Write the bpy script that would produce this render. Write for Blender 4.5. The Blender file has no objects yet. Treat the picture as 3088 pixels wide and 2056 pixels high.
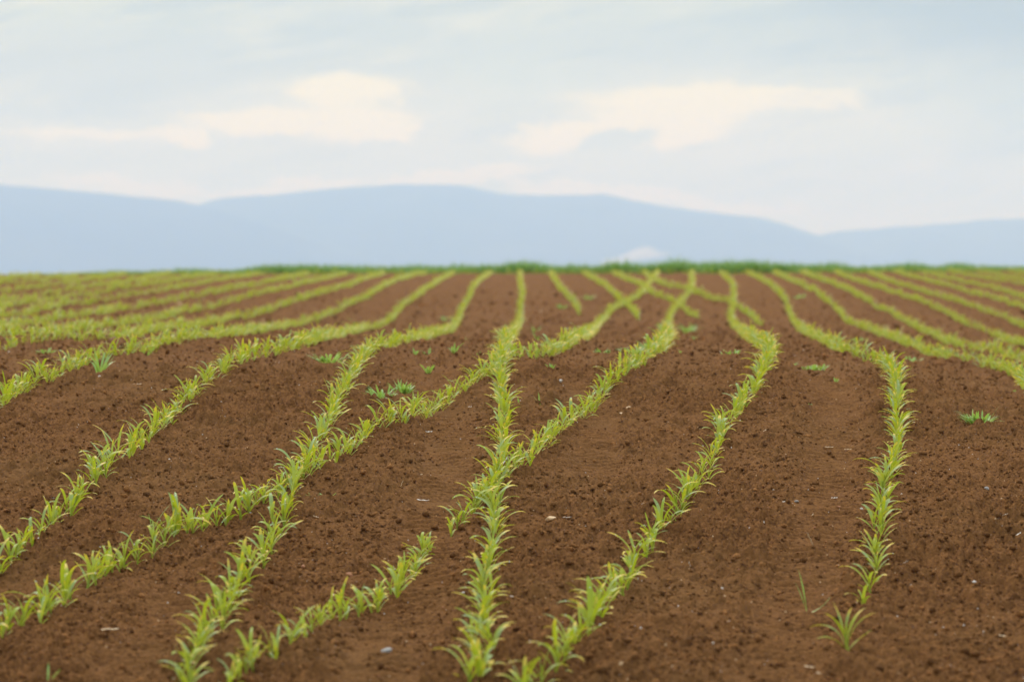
import bpy, math, random
import numpy as np
from mathutils import Vector

SC = bpy.context.scene
COL = SC.collection
RNG = np.random.default_rng(11)
random.seed(5)
R = math.radians

# ------------------------------------------------------------------ camera, sky, sun, exposure
F, CX, VH, EYE = 8578.0, 1544.0, 845.0, 1.05        # focal length in photo pixels, centre column, eye-level line, eye height
cam_data = bpy.data.cameras.new('camera')
cam = bpy.data.objects.new('camera', cam_data)
COL.objects.link(cam)
SC.camera = cam
cam.location = (0, 0, EYE)
cam.rotation_euler = (R(90), 0, 0)
cam_data.sensor_width = 36.0
cam_data.lens = 100.0
cam_data.shift_y = -(1028 - VH) / 3088
cam_data.clip_start = 0.1
cam_data.clip_end = 60000
cam_data.dof.use_dof = True
cam_data.dof.focus_distance = 11.3
cam_data.dof.aperture_fstop = 3.7

SUN_EL, SUN_AZ = R(40), R(-22)                       # azimuth from +Y (ahead), to the left
world = bpy.data.worlds.new('World')
SC.world = world
world.use_nodes = True
SC.view_settings.view_transform = 'Standard'
SC.view_settings.look = 'None'
SC.view_settings.gamma = 1.0
SC.view_settings.exposure = 0.20
SC.view_settings.use_curve_mapping = False
SC.cycles.max_bounces = 6
SC.cycles.diffuse_bounces = 3
SC.cycles.transmission_bounces = 4
SC.cycles.volume_bounces = 5
SC.cycles.caustics_reflective = False
SC.cycles.caustics_refractive = False
SC.cycles.use_denoising = True


class G:
    """Small helper for node trees."""
    def __init__(self, tree):
        self.t = tree
        tree.nodes.clear()

    def n(self, kind, **kw):
        nd = self.t.nodes.new(kind)
        for k, v in kw.items():
            setattr(nd, k, v)
        return nd

    def put(self, sock, v):
        if v is None:
            return
        if isinstance(v, bpy.types.NodeSocket):
            self.t.links.new(v, sock)
        else:
            sock.default_value = v

    def m(self, op, a, b=None, c=None, clamp=False):
        nd = self.n('ShaderNodeMath', operation=op, use_clamp=clamp)
        for i, v in enumerate((a, b, c)):
            self.put(nd.inputs[i], v)
        return nd.outputs[0]

    def ramp01(self, v, lo, hi):
        nd = self.n('ShaderNodeMapRange', interpolation_type='SMOOTHSTEP')
        self.put(nd.inputs['Value'], v)
        self.put(nd.inputs['From Min'], lo)
        self.put(nd.inputs['From Max'], hi)
        return nd.outputs['Result']

    def mix(self, fac, a, b, blend='MIX'):
        nd = self.n('ShaderNodeMix', data_type='RGBA', blend_type=blend)
        self.put(nd.inputs['Factor'], fac)
        for k, v in (('A', a), ('B', b)):
            s = [i for i in nd.inputs if i.name == k and i.type == 'RGBA'][0]
            self.put(s, v if isinstance(v, bpy.types.NodeSocket) else (*v[:3], 1.0))
        return [o for o in nd.outputs if o.type == 'RGBA'][0]

    def noise(self, vec, scale, detail=4.0, rough=0.5, dist=0.0):
        nd = self.n('ShaderNodeTexNoise')
        self.put(nd.inputs['Vector'], vec)
        nd.inputs['Scale'].default_value = scale
        nd.inputs['Detail'].default_value = detail
        nd.inputs['Roughness'].default_value = rough
        nd.inputs['Distortion'].default_value = dist
        return nd.outputs['Fac']

    def vec(self, x, y, z=0.0):
        nd = self.n('ShaderNodeCombineXYZ')
        for i, v in enumerate((x, y, z)):
            self.put(nd.inputs[i], v)
        return nd.outputs[0]


def build_sky():
    g = G(world.node_tree)
    d = g.n('ShaderNodeTexCoord').outputs['Generated']
    sep = g.n('ShaderNodeSeparateXYZ')
    g.put(sep.inputs[0], d)
    x, y, z = sep.outputs
    U = g.m('MULTIPLY', g.m('ARCTAN2', x, y), F / 1000)          # azimuth and elevation of the cloud deck, in the same unit
    V = g.m('MULTIPLY', g.m('ARCSINE', z), F / 1000)
    tilt = g.m('MULTIPLY_ADD', U, -0.16, V)
    n1 = g.noise(g.vec(g.m('MULTIPLY', U, 0.55), g.m('MULTIPLY', tilt, 2.4), 3.0), 1.5, 5, 0.5, 0.3)
    n2 = g.noise(g.vec(g.m('MULTIPLY', U, 0.9), g.m('MULTIPLY', tilt, 3.2), 8.0), 2.2, 6, 0.55, 0.5)
    n3 = g.noise(g.vec(g.m('MULTIPLY', U, 1.3), g.m('MULTIPLY', V, 2.4), 1.0), 4.0, 7, 0.62)
    n4 = g.noise(g.vec(g.m('MULTIPLY', U, 1.3), g.m('MULTIPLY', V, 2.4), 5.0), 4.0, 7, 0.62)
    n5 = g.noise(g.vec(g.m('MULTIPLY', U, 0.8), g.m('MULTIPLY', tilt, 5.0), 13.0), 2.6, 7, 0.6, 0.6)
    c = g.mix(g.ramp01(n1, 0.34, 0.66), (0.585, 0.645, 0.715), (0.680, 0.725, 0.705))
    c = g.mix(g.m('MULTIPLY', g.ramp01(n2, 0.45, 0.72), 0.75), c, (0.785, 0.785, 0.735))

    c = g.mix(g.m('MULTIPLY', g.ramp01(n5, 0.47, 0.62), 0.85), c, (0.530, 0.600, 0.675))
    Ud = g.m('ADD', U, g.m('MULTIPLY', g.m('SUBTRACT', n3, 0.5), 0.42))
    Vd = g.m('ADD', V, g.m('MULTIPLY', g.m('SUBTRACT', n4, 0.5), 0.12))

    def blob(px, py, rx, ry, lo=1.52, hi=0.72, rot=0.0):
        u0, v0, a, b = (px * 1.3113 - CX) / 1000, (VH - py * 1.3113) / 1000, rx * 1.3113 / 1000, ry * 1.3113 / 1000
        du, dv = g.m('SUBTRACT', Ud, u0), g.m('SUBTRACT', Vd, v0)
        dv = g.m('MULTIPLY_ADD', du, -rot, dv)
        q = g.m('ADD', g.m('POWER', g.m('MULTIPLY', du, 1 / a), 2.0), g.m('POWER', g.m('MULTIPLY', dv, 1 / b), 2.0))
        return g.ramp01(g.m('SQRT', q), lo, hi)

    def most(bl):
        r = bl[0]
        for b in bl[1:]:
            r = g.m('MAXIMUM', r, b)
        return r
    # darker cloud at the upper right, blue-grey bases
    c = g.mix(g.m('MULTIPLY', blob(2350, 40, 620, 190, 1.3, 0.1), 0.85), c, (0.37, 0.45, 0.53))
    c = g.mix(g.m('MULTIPLY', blob(2380, 260, 260, 130, 1.3, 0.1), 0.55), c, (0.52, 0.60, 0.65))
    c = g.mix(g.m('MULTIPLY', blob(60, 150, 520, 110, 1.3, 0.1), 0.7), c, (0.60, 0.645, 0.71))
    c = g.mix(g.m('MULTIPLY', most([blob(1180, 215, 240, 130, 1.3, 0.2), blob(620, 410, 330, 50, 1.3, 0.2), blob(1150, 385, 160, 32, 1.3, 0.2, 0.1)]), 0.75), c, (0.650, 0.710, 0.715))
    # pale glow, then the warm lit patches
    c = g.mix(g.m('MULTIPLY', most([blob(760, 265, 420, 120, 1.4, 0.1), blob(1640, 270, 480, 120, 1.4, 0.1), blob(150, 315, 300, 40, 1.4, 0.1)]), 0.7), c, (0.795, 0.790, 0.735))
    warm = most([blob(790, 215, 120, 36), blob(800, 285, 130, 36), blob(610, 282, 170, 26), blob(450, 322, 55, 22), blob(885, 303, 75, 18, rot=0.25),
                 blob(1620, 228, 270, 28), blob(1530, 265, 165, 48), blob(1290, 312, 105, 30, rot=0.2), blob(1400, 280, 60, 30), blob(1560, 310, 70, 26)])
    faint = most([blob(230, 312, 190, 10), blob(310, 428, 150, 15, rot=-0.08), blob(660, 433, 170, 14, rot=0.12), blob(1060, 405, 180, 15, rot=0.1), blob(1280, 435, 120, 10, rot=-0.03), blob(1850, 232, 95, 22), blob(1500, 455, 300, 16, rot=-0.12)])
    c = g.mix(g.m('MULTIPLY', warm, 0.95), c, (0.985, 0.905, 0.660))
    c = g.mix(g.m('MULTIPLY', faint, 1.0), c, (0.90, 0.855, 0.715))
    c = g.mix(g.m('MULTIPLY', blob(1432, 322, 62, 27, 1.35, 0.7, 0.15), 0.95), c, (0.650, 0.700, 0.705))
    # low down the cloud deck is thicker and whiter
    c = g.mix(g.m('MULTIPLY', g.ramp01(V, 0.42, 0.10), 0.45), c, (0.750, 0.745, 0.660))
    c = g.mix(1.0, c, (0.965, 0.988, 0.790), 'MULTIPLY')
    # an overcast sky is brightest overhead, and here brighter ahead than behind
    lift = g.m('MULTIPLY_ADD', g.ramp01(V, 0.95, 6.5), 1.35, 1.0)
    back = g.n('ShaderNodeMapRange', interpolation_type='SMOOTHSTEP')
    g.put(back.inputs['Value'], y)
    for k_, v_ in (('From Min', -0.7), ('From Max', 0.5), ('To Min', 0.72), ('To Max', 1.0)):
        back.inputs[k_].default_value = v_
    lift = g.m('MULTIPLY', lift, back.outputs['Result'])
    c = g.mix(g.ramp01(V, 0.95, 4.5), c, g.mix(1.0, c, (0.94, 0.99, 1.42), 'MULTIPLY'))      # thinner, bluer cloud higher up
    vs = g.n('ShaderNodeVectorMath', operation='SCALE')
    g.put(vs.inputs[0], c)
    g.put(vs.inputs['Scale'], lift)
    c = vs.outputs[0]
    # below the horizon: dark land
    c = g.mix(g.ramp01(V, -0.05, -0.9), c, (0.16, 0.13, 0.09))
    sky = g.n('ShaderNodeTexSky', sky_type='NISHITA')
    sky.sun_disc = False
    sky.sun_elevation = SUN_EL
    sky.sun_rotation = SUN_AZ
    bg1 = g.n('ShaderNodeBackground')
    g.put(bg1.inputs['Color'], sky.outputs[0])
    bg1.inputs['Strength'].default_value = 0.08
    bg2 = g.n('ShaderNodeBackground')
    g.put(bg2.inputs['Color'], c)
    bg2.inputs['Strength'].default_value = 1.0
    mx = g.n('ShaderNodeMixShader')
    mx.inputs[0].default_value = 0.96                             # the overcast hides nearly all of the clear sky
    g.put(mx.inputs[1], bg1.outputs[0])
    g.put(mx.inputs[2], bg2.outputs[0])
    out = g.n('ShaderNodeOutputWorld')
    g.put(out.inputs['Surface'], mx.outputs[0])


build_sky()
sun_data = bpy.data.lights.new('sun', 'SUN')
sun_data.energy = 1.5
sun_data.angle = R(14)
sun_data.color = (1.0, 0.93, 0.82)
sun = bpy.data.objects.new('sun', sun_data)
COL.objects.link(sun)
to_sun = Vector((math.sin(SUN_AZ) * math.cos(SUN_EL), math.cos(SUN_AZ) * math.cos(SUN_EL), math.sin(SUN_EL)))
sun.rotation_euler = to_sun.to_track_quat('Z', 'Y').to_euler()

# ------------------------------------------------------------------ the lie of the land


class Pchip:
    """Monotone cubic interpolation."""
    def __init__(self, x, y):
        self.x = np.asarray(x, float)
        self.y = np.asarray(y, float)
        h, dl = np.diff(self.x), np.diff(self.y) / np.diff(self.x)
        m = np.zeros_like(self.y)
        m[0], m[-1] = dl[0], dl[-1]
        for i in range(1, len(m) - 1):
            if dl[i - 1] * dl[i] > 0:
                w1, w2 = 2 * h[i] + h[i - 1], h[i] + 2 * h[i - 1]
                m[i] = (w1 + w2) / (w1 / dl[i - 1] + w2 / dl[i])
        self.m = m

    def __call__(self, q):
        q = np.clip(np.asarray(q, float), self.x[0], self.x[-1])
        i = np.clip(np.searchsorted(self.x, q, side='right') - 1, 0, len(self.x) - 2)
        h = self.x[i + 1] - self.x[i]
        t = (q - self.x[i]) / h
        return ((1 + 2 * t) * (1 - t) ** 2 * self.y[i] + t * (1 - t) ** 2 * h * self.m[i]
                + t * t * (3 - 2 * t) * self.y[i + 1] + t * t * (t - 1) * h * self.m[i + 1])


def sstep(t):
    t = np.clip(t, 0, 1)
    return t * t * (3 - 2 * t)


# how far below eye level the soil lies (as a slope, times F) against distance: a near brow at 16 m, a dip at 30 m, the crest at 70 m
BASE = Pchip([1.0, 2.5, 4, 5.5, 7.2, 8.43, 10.7, 13.1, 15.1, 17, 18.9, 23.8, 30, 34, 38, 43.5, 52, 60, 70],
             [9500, 4700, 3230, 2520, 2056, 1840, 1471, 1229, 1112, 1066, 1048, 1029, 1008, 988, 945, 890, 855, 840, 828])
LEFT = Pchip([5, 12, 15, 17, 21, 25, 29, 33, 37.5, 42, 50, 60, 70], [0, 0, 10, 2, -18, -24, -45, -58, -31, -14, -9, -1, 6])
RIGHT = Pchip([5, 10, 13, 16.5, 20, 23, 30, 36, 43, 49, 56, 64, 70], [0, 5, 45, 100, 78, 63, 42, 37, 40, 36, 18, 4, -8])


def vrow(d, u):
    d = np.asarray(d, float)
    dd = np.clip(d, 1, 70)
    wl = sstep((1150 - u) / 1150 * 0.87)
    wr = sstep((u - 2250) / 838 * 0.87) * 1.06
    return BASE(dd) + LEFT(dd) * wl + RIGHT(dd) * wr


CREST = float(-(828 - VH) * 70 / F)


def land(X, d):
    """Height of the land without its clods."""
    X, d = np.asarray(X, float), np.asarray(d, float)
    u = CX + F * X / np.maximum(d, 0.5)
    z = -(vrow(d, u) - VH) * np.minimum(d, 70) / F
    far = np.maximum(d - 70, 0)
    drop = np.where(far < 8, 0.004 * far * far, 0.256 + 0.05 * (far - 8))
    z = np.where(d > 70, z - np.minimum(drop, 26), z)
    return z + EYE


TAB = [RNG.random((256, 256)) for _ in range(4)]


def vnoise(x, y, k=0):
    T = TAB[k % 4]
    o = 37 * k
    xi, yi = np.floor(x).astype(int), np.floor(y).astype(int)
    fx, fy = x - xi, y - yi
    fx, fy = fx * fx * (3 - 2 * fx), fy * fy * (3 - 2 * fy)
    a, b = T[(xi + o) & 255, yi & 255], T[(xi + 1 + o) & 255, yi & 255]
    c, e = T[(xi + o) & 255, (yi + 1) & 255], T[(xi + 1 + o) & 255, (yi + 1) & 255]
    return (a * (1 - fx) + b * fx) * (1 - fy) + (c * (1 - fx) + e * fx) * fy


def cells(x, y, k=0):
    """Nearest jittered cell point: its distance and a random number of its own."""
    T, S, Q = TAB[k % 4], TAB[(k + 1) % 4], TAB[(k + 2) % 4]
    o = 53 * k
    xi, yi = np.floor(x).astype(int), np.floor(y).astype(int)
    best = np.full(x.shape, 9.0)
    own = np.zeros(x.shape)
    for i in (-1, 0, 1):
        for j in (-1, 0, 1):
            a, b = (xi + i + o) & 255, (yi + j) & 255
            dx, dy = xi + i + T[a, b] - x, yi + j + S[a, b] - y
            q = dx * dx + dy * dy
            hit = q < best
            best = np.where(hit, q, best)
            own = np.where(hit, Q[a, b], own)
    return np.sqrt(best), own


def at(px, py):
    """Where the line of sight through a point of the photograph meets the land: x, distance."""
    px, py = np.asarray(px, float), np.asarray(py, float)
    lo, hi = np.full(px.shape, 2.0), np.full(px.shape, 70.0)
    for _ in range(48):
        mid = (lo + hi) / 2
        below = vrow(mid, px) > py
        lo, hi = np.where(below, mid, lo), np.where(below, hi, mid)
    d = (lo + hi) / 2
    return (px - CX) * d / F, d


TRACKS = []
for pts, hw in (([(2330, 2056), (2440, 1700), (2500, 1450), (2520, 1250), (2500, 1150), (2440, 1095)], 0.17),
                ([(1120, 2056), (1270, 1720), (1340, 1480), (1350, 1300), (1320, 1160), (1300, 1110)], 0.16),
                ([(300, 2056), (480, 1900), (560, 1800)], 0.15),
                ([(1800, 1400), (1790, 1250), (1760, 1160)], 0.14)):
    x, d = at([p[0] for p in pts], [p[1] for p in pts])
    o = np.argsort(d)
    TRACKS.append((d[o], x[o], hw))


def track_mask(X, d):
    m = np.zeros(np.shape(X))
    for td, tx, hw in TRACKS:
        c = np.interp(d, td, tx)
        q = 1 - np.abs(X - c) / hw
        m = np.maximum(m, sstep(q * 1.6) * sstep((d - td[0] + 0.5) * 2) * sstep((td[-1] + 0.5 - d) * 1.5))
    return m


def clods(X, d):
    """Height of the tilled surface above the land: crumbs, clods, hollows, wheel tracks."""
    X, d = np.asarray(X, float), np.asarray(d, float)
    wx, wy = X + 0.02 * (vnoise(X * 30, d * 30, 1) - 0.5), d + 0.02 * (vnoise(X * 30, d * 30, 2) - 0.5)
    fade = sstep((40 - d) / 24) * 0.2 + 0.8 + 0.5 * sstep((d - 22) / 20)
    tr = track_mask(X, d)
    patch = 0.55 + 0.9 * vnoise(X * 2.3, d * 1.6, 3)
    wx2, wy2 = wx + 0.035 * (vnoise(X * 14, d * 12, 3) - 0.5), wy + 0.035 * (vnoise(X * 14, d * 12, 0) - 0.5)
    h = 0.034 * (vnoise(X * 1.9, d * 1.3, 0) - 0.5) + 0.022 * (vnoise(X * 6, d * 5, 1) - 0.5)
    r = np.zeros(np.shape(X))
    for s, amp, k, keep in ((0.100, 0.026, 0, 0.30), (0.050, 0.021, 1, 0.60), (0.024, 0.012, 2, 0.85)):
        f, own = cells(wx / s, wy / s, k)
        size = 0.32 + 0.35 * np.modf(own * 7.13)[0]
        r += np.where(own < keep, amp * np.maximum(0, 1 - (f / size) ** 2) ** 0.7 * (0.35 + 0.65 * np.modf(own * 13.7)[0]), 0)
    r += 0.020 * (vnoise(X * 20, d * 15, 3) - 0.5) + 0.018 * (vnoise(X * 38, d * 30, 0) - 0.5) + 0.010 * (vnoise(X * 90, d * 60, 2) - 0.5)
    f, own = cells(wx2 / 0.19, wy2 / 0.16, 3)                        # hollows between clods
    r -= np.where(own < 0.50 * vnoise(X * 1.7 + 9, d * 1.1, 2), 0.042 * sstep(1 - f / (0.16 + 0.26 * np.modf(own * 9.1)[0])), 0)
    f, own = cells(wx2 / 0.08, wy2 / 0.065, 1)
    r -= np.where(own < 0.10, 0.012 * sstep(1 - f / 0.5), 0)
    h += r * fade * patch * (1 - 0.78 * tr)
    ph = d / 0.066 * 2 * np.pi + 2.4 * np.sin(X * 9) + 5 * vnoise(X * 2, d * 1.2, 1)
    h += tr * (0.017 * np.sin(ph) * vnoise(X * 9, d * 6, 2) - 0.020)
    return h * sstep((78 - d) / 4)


def ground_z(X, d):
    return land(X, d) + clods(X, d)


# ------------------------------------------------------------------ mesh and tagging helpers
def mesh_from(name, V, Q, mats, mi=None, data=None, smooth=True):
    """V (n,3); Q (m,k) faces as an index array or a list of such arrays."""
    me = bpy.data.meshes.new(name)
    V = np.asarray(V, np.float32)
    Qs = Q if isinstance(Q, list) else [Q]
    Qs = [np.asarray(q, np.int32) for q in Qs if len(q)]
    loops = np.concatenate([q.ravel() for q in Qs])
    tot = np.concatenate([np.full(len(q), q.shape[1], np.int32) for q in Qs])
    me.vertices.add(len(V))
    me.vertices.foreach_set('co', V.ravel())
    me.loops.add(len(loops))
    me.loops.foreach_set('vertex_index', loops)
    me.polygons.add(len(tot))
    me.polygons.foreach_set('loop_start', np.concatenate([[0], np.cumsum(tot)[:-1]]).astype(np.int32))
    me.polygons.foreach_set('loop_total', tot)
    for m in mats:
        me.materials.append(m)
    if mi is not None:
        me.polygons.foreach_set('material_index', np.asarray(mi, np.int32))
    if data is not None:
        a = me.attributes.new('leafdata', 'FLOAT_COLOR', 'POINT')
        dd = np.ones((len(V), 4), np.float32)
        dd[:, :3] = data
        a.data.foreach_set('color', dd.ravel())
    me.polygons.foreach_set('use_smooth', np.full(len(tot), smooth))
    me.update()
    me.validate()
    return me


def link(name, me, parent=None, loc=(0, 0, 0), rot=(0, 0, 0), scale=1.0):
    o = bpy.data.objects.new(name, me)
    COL.objects.link(o)
    o.location, o.rotation_euler, o.scale = loc, rot, (scale,) * 3
    o.parent = parent
    return o


def tag(o, label=None, cat=None, group=None, kind=None):
    for k, v in (('label', label), ('category', cat), ('group', group), ('kind', kind)):
        if v:
            o[k] = v
    return o


ORD = ('first second third fourth fifth sixth seventh eighth ninth tenth eleventh twelfth thirteenth fourteenth fifteenth sixteenth '
       'seventeenth eighteenth nineteenth').split()
TENS = {2: 'twent', 3: 'thirt', 4: 'fort', 5: 'fift', 6: 'sixt', 7: 'sevent', 8: 'eight', 9: 'ninet'}


def ordinal(n):
    if n < 20:
        return ORD[n - 1]
    if n >= 100:
        return 'hundredth' if n == 100 else 'hundred-and-' + ordinal(n - 100)
    t, u = divmod(n, 10)
    return TENS[t] + 'ieth' if u == 0 else TENS[t] + 'y-' + ORD[u - 1]


# ------------------------------------------------------------------ materials
def new_mat(name):
    m = bpy.data.materials.new(name)
    m.use_nodes = True
    return m, G(m.node_tree)


def soil_mat():
    m, g = new_mat('tilled_soil')
    p = g.n('ShaderNodeTexCoord').outputs['Object']
    big = g.noise(p, 0.9, 4, 0.55)
    mid = g.noise(p, 7.0, 5, 0.6)
    grain = g.noise(p, 85.0, 6, 0.7)
    fine = g.noise(p, 260.0, 4, 0.7)
    c = g.mix(g.ramp01(grain, 0.30, 0.72), (0.086, 0.034, 0.011), (0.305, 0.133, 0.041))
    c = g.mix(g.m('MULTIPLY', g.ramp01(mid, 0.40, 0.70), 0.55), c, (0.250, 0.108, 0.033))
    c = g.mix(g.m('MULTIPLY', g.ramp01(big, 0.45, 0.70), 0.45), c, (0.215, 0.103, 0.033))
    c = g.mix(g.m('MULTIPLY', g.ramp01(fine, 0.62, 0.80), 0.5), c, (0.34, 0.17, 0.07))
    vo = g.n('ShaderNodeTexVoronoi')
    g.put(vo.inputs['Vector'], p)
    vo.inputs['Scale'].default_value = 55.0
    speck = g.m('MULTIPLY', g.ramp01(vo.outputs['Distance'], 0.16, 0.08), g.ramp01(g.noise(p, 21.0, 2), 0.60, 0.68))
    c = g.mix(g.m('MULTIPLY', speck, 0.55), c, (0.36, 0.27, 0.19))
    tone = g.n('ShaderNodeAttribute')                                # each loose crumb is a little drier or damper than the next
    tone.attribute_name = 'leafdata'
    ts = g.n('ShaderNodeSeparateColor')
    g.put(ts.inputs[0], tone.outputs['Color'])
    vs = g.n('ShaderNodeVectorMath', operation='SCALE')
    g.put(vs.inputs[0], c)
    g.put(vs.inputs['Scale'], g.m('ADD', 1.0, ts.outputs[0]))
    c = vs.outputs[0]
    b = g.n('ShaderNodeBsdfPrincipled')
    g.put(b.inputs['Base Color'], c)
    b.inputs['Roughness'].default_value = 1.0
    b.inputs['Specular IOR Level'].default_value = 0.06
    bump = g.n('ShaderNodeBump')
    bump.inputs['Strength'].default_value = 0.9
    bump.inputs['Distance'].default_value = 0.012
    g.put(bump.inputs['Height'], g.m('ADD', g.m('MULTIPLY', grain, 0.8), g.m('MULTIPLY', fine, 0.35)))
    g.put(b.inputs['Normal'], bump.outputs[0])
    o = g.n('ShaderNodeOutputMaterial')
    g.put(o.inputs['Surface'], b.outputs[0])
    return m


def leaf_mat(name, young, old, tip, sheen, transl, tip_from=0.62, rough=0.42):
    """leafdata: r = along the blade, g = a random number of the leaf, b = a random number of the plant."""
    m, g = new_mat(name)
    at_ = g.n('ShaderNodeAttribute')
    at_.attribute_name = 'leafdata'
    sp = g.n('ShaderNodeSeparateColor')
    g.put(sp.inputs[0], at_.outputs['Color'])
    t, rl, rp = sp.outputs
    obj = g.n('ShaderNodeObjectInfo').outputs['Random']
    p = g.n('ShaderNodeTexCoord').outputs['Object']
    mot = g.noise(p, 60.0, 3)
    mixer = g.m('FRACT', g.m('ADD', g.m('ADD', rl, rp), obj))
    c = g.mix(mixer, young, old)
    c = g.mix(g.m('MULTIPLY', g.ramp01(t, 0.30, 0.05), 0.35), c, (0.40, 0.46, 0.12))           # pale sheath
    c = g.mix(g.m('MULTIPLY', g.m('MULTIPLY', g.ramp01(mixer, 0.46, 0.72), g.ramp01(t, 0.12, 0.5)), 0.72), c, sheen)   # waxy bloom
    yel = g.m('MULTIPLY', g.ramp01(rl, tip_from - 0.02, tip_from + 0.02), g.ramp01(g.m('ADD', t, g.m('MULTIPLY', mot, 0.25)), 0.70, 1.0))
    c = g.mix(yel, c, tip)
    spot = g.m('MULTIPLY', g.ramp01(g.noise(p, 34.0, 1), 0.56, 0.66), g.ramp01(g.m('FRACT', g.m('MULTIPLY', g.m('ADD', rl, rp), 7.3)), 0.55, 0.6))
    c = g.mix(g.m('MULTIPLY', spot, 0.7), c, tip)
    b = g.n('ShaderNodeBsdfPrincipled')
    g.put(b.inputs['Base Color'], c)
    b.inputs['Roughness'].default_value = rough
    b.inputs['Specular IOR Level'].default_value = 0.32
    tr = g.n('ShaderNodeBsdfTranslucent')
    g.put(tr.inputs['Color'], g.mix(0.5, c, transl))
    mx = g.n('ShaderNodeMixShader')
    mx.inputs[0].default_value = 0.38
    g.put(mx.inputs[1], b.outputs[0])
    g.put(mx.inputs[2], tr.outputs[0])
    o = g.n('ShaderNodeOutputMaterial')
    g.put(o.inputs['Surface'], mx.outputs[0])
    return m


def plain_mat(name, c1, c2, scale=40.0, rough=0.8, spec=0.3, bump=0.0):
    m, g = new_mat(name)
    p = g.n('ShaderNodeTexCoord').outputs['Object']
    n = g.noise(p, scale, 5, 0.6)
    b = g.n('ShaderNodeBsdfPrincipled')
    g.put(b.inputs['Base Color'], g.mix(g.ramp01(n, 0.3, 0.7), c1, c2))
    b.inputs['Roughness'].default_value = rough
    b.inputs['Specular IOR Level'].default_value = spec
    if bump:
        bp = g.n('ShaderNodeBump')
        bp.inputs['Strength'].default_value = 0.6
        bp.inputs['Distance'].default_value = bump
        g.put(bp.inputs['Height'], n)
        g.put(b.inputs['Normal'], bp.outputs[0])
    o = g.n('ShaderNodeOutputMaterial')
    g.put(o.inputs['Surface'], b.outputs[0])
    return m


SOIL = soil_mat()
MAIZE = leaf_mat('maize_leaf', (0.32, 0.41, 0.020), (0.50, 0.51, 0.026), (0.86, 0.60, 0.07), (0.28, 0.41, 0.17), (0.64, 0.70, 0.025), 0.30, 0.5)
WEED = leaf_mat('weed_leaf', (0.26, 0.46, 0.08), (0.38, 0.54, 0.09), (0.50, 0.54, 0.13), (0.32, 0.50, 0.15), (0.48, 0.66, 0.08), 0.9)
VERGE = leaf_mat('verge_grass', (0.16, 0.32, 0.060), (0.27, 0.40, 0.07), (0.44, 0.48, 0.14), (0.22, 0.38, 0.11), (0.28, 0.48, 0.06), 0.86, 0.55)
DEW = plain_mat('dew_drop', (0.75, 0.80, 0.82), (0.80, 0.84, 0.86), 10, 0.04, 1.0)
STONE = {
    'tan': plain_mat('tan_stone', (0.52, 0.31, 0.14), (0.78, 0.53, 0.29), 60, 0.8, 0.3, 0.003),
    'grey': plain_mat('grey_stone', (0.27, 0.24, 0.20), (0.40, 0.36, 0.31), 60, 0.8, 0.3, 0.003),
    'white': plain_mat('white_stone', (0.60, 0.52, 0.42), (0.75, 0.68, 0.58), 60, 0.7, 0.3, 0.002),
    'orange': plain_mat('orange_stone', (0.36, 0.14, 0.06), (0.52, 0.24, 0.11), 60, 0.8, 0.3, 0.003),
    'brown': plain_mat('brown_clod', (0.20, 0.10, 0.05), (0.28, 0.15, 0.08), 40, 0.9, 0.2, 0.004),
}
STRAW = plain_mat('straw', (0.50, 0.33, 0.16), (0.66, 0.47, 0.27), 90, 0.6, 0.4)
DRY = plain_mat('bleached_straw', (0.66, 0.56, 0.42), (0.78, 0.70, 0.58), 90, 0.6, 0.4)
RUST = plain_mat('rusty_straw', (0.40, 0.17, 0.06), (0.55, 0.26, 0.10), 90, 0.7, 0.3)
HILL = plain_mat('forested_hill', (0.030, 0.055, 0.030), (0.055, 0.075, 0.045), 0.004, 0.9, 0.1)


# ------------------------------------------------------------------ ground and hills
def build_ground():
    near = 1.6 * np.exp(np.linspace(0, math.log(5.2 / 1.6), 90, endpoint=False))
    n1 = int(math.log(15 / 5.2) / 0.0011)
    a = 5.2 * np.exp(np.linspace(0, math.log(15 / 5.2), n1, endpoint=False))
    n2 = int(math.log(80 / 15) / 0.0042)
    b = 15 * np.exp(np.linspace(0, math.log(80 / 15), n2, endpoint=False))
    c = 80 * np.exp(np.linspace(0, math.log(20000 / 80), 60))
    D = np.concatenate([near, a, b, c])
    s = np.concatenate([np.linspace(-0.55, -0.25, 50, endpoint=False), np.linspace(-0.25, 0.25, 980), np.linspace(0.25, 0.55, 51)[1:]])
    X = D[:, None] * s[None, :]
    DD = np.repeat(D[:, None], len(s), 1)
    Z = land(X, DD) + clods(X, DD)
    V = np.stack([X, DD, Z], -1).reshape(-1, 3)
    r, q = len(D), len(s)
    i = np.arange(r * q).reshape(r, q)
    Q = np.stack([i[:-1, :-1], i[:-1, 1:], i[1:, 1:], i[1:, :-1]], -1).reshape(-1, 4)
    o = link('ground', mesh_from('ground', V, Q, [SOIL]))
    tag(o, 'brown tilled soil of a rolling maize field', kind='structure')


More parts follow.
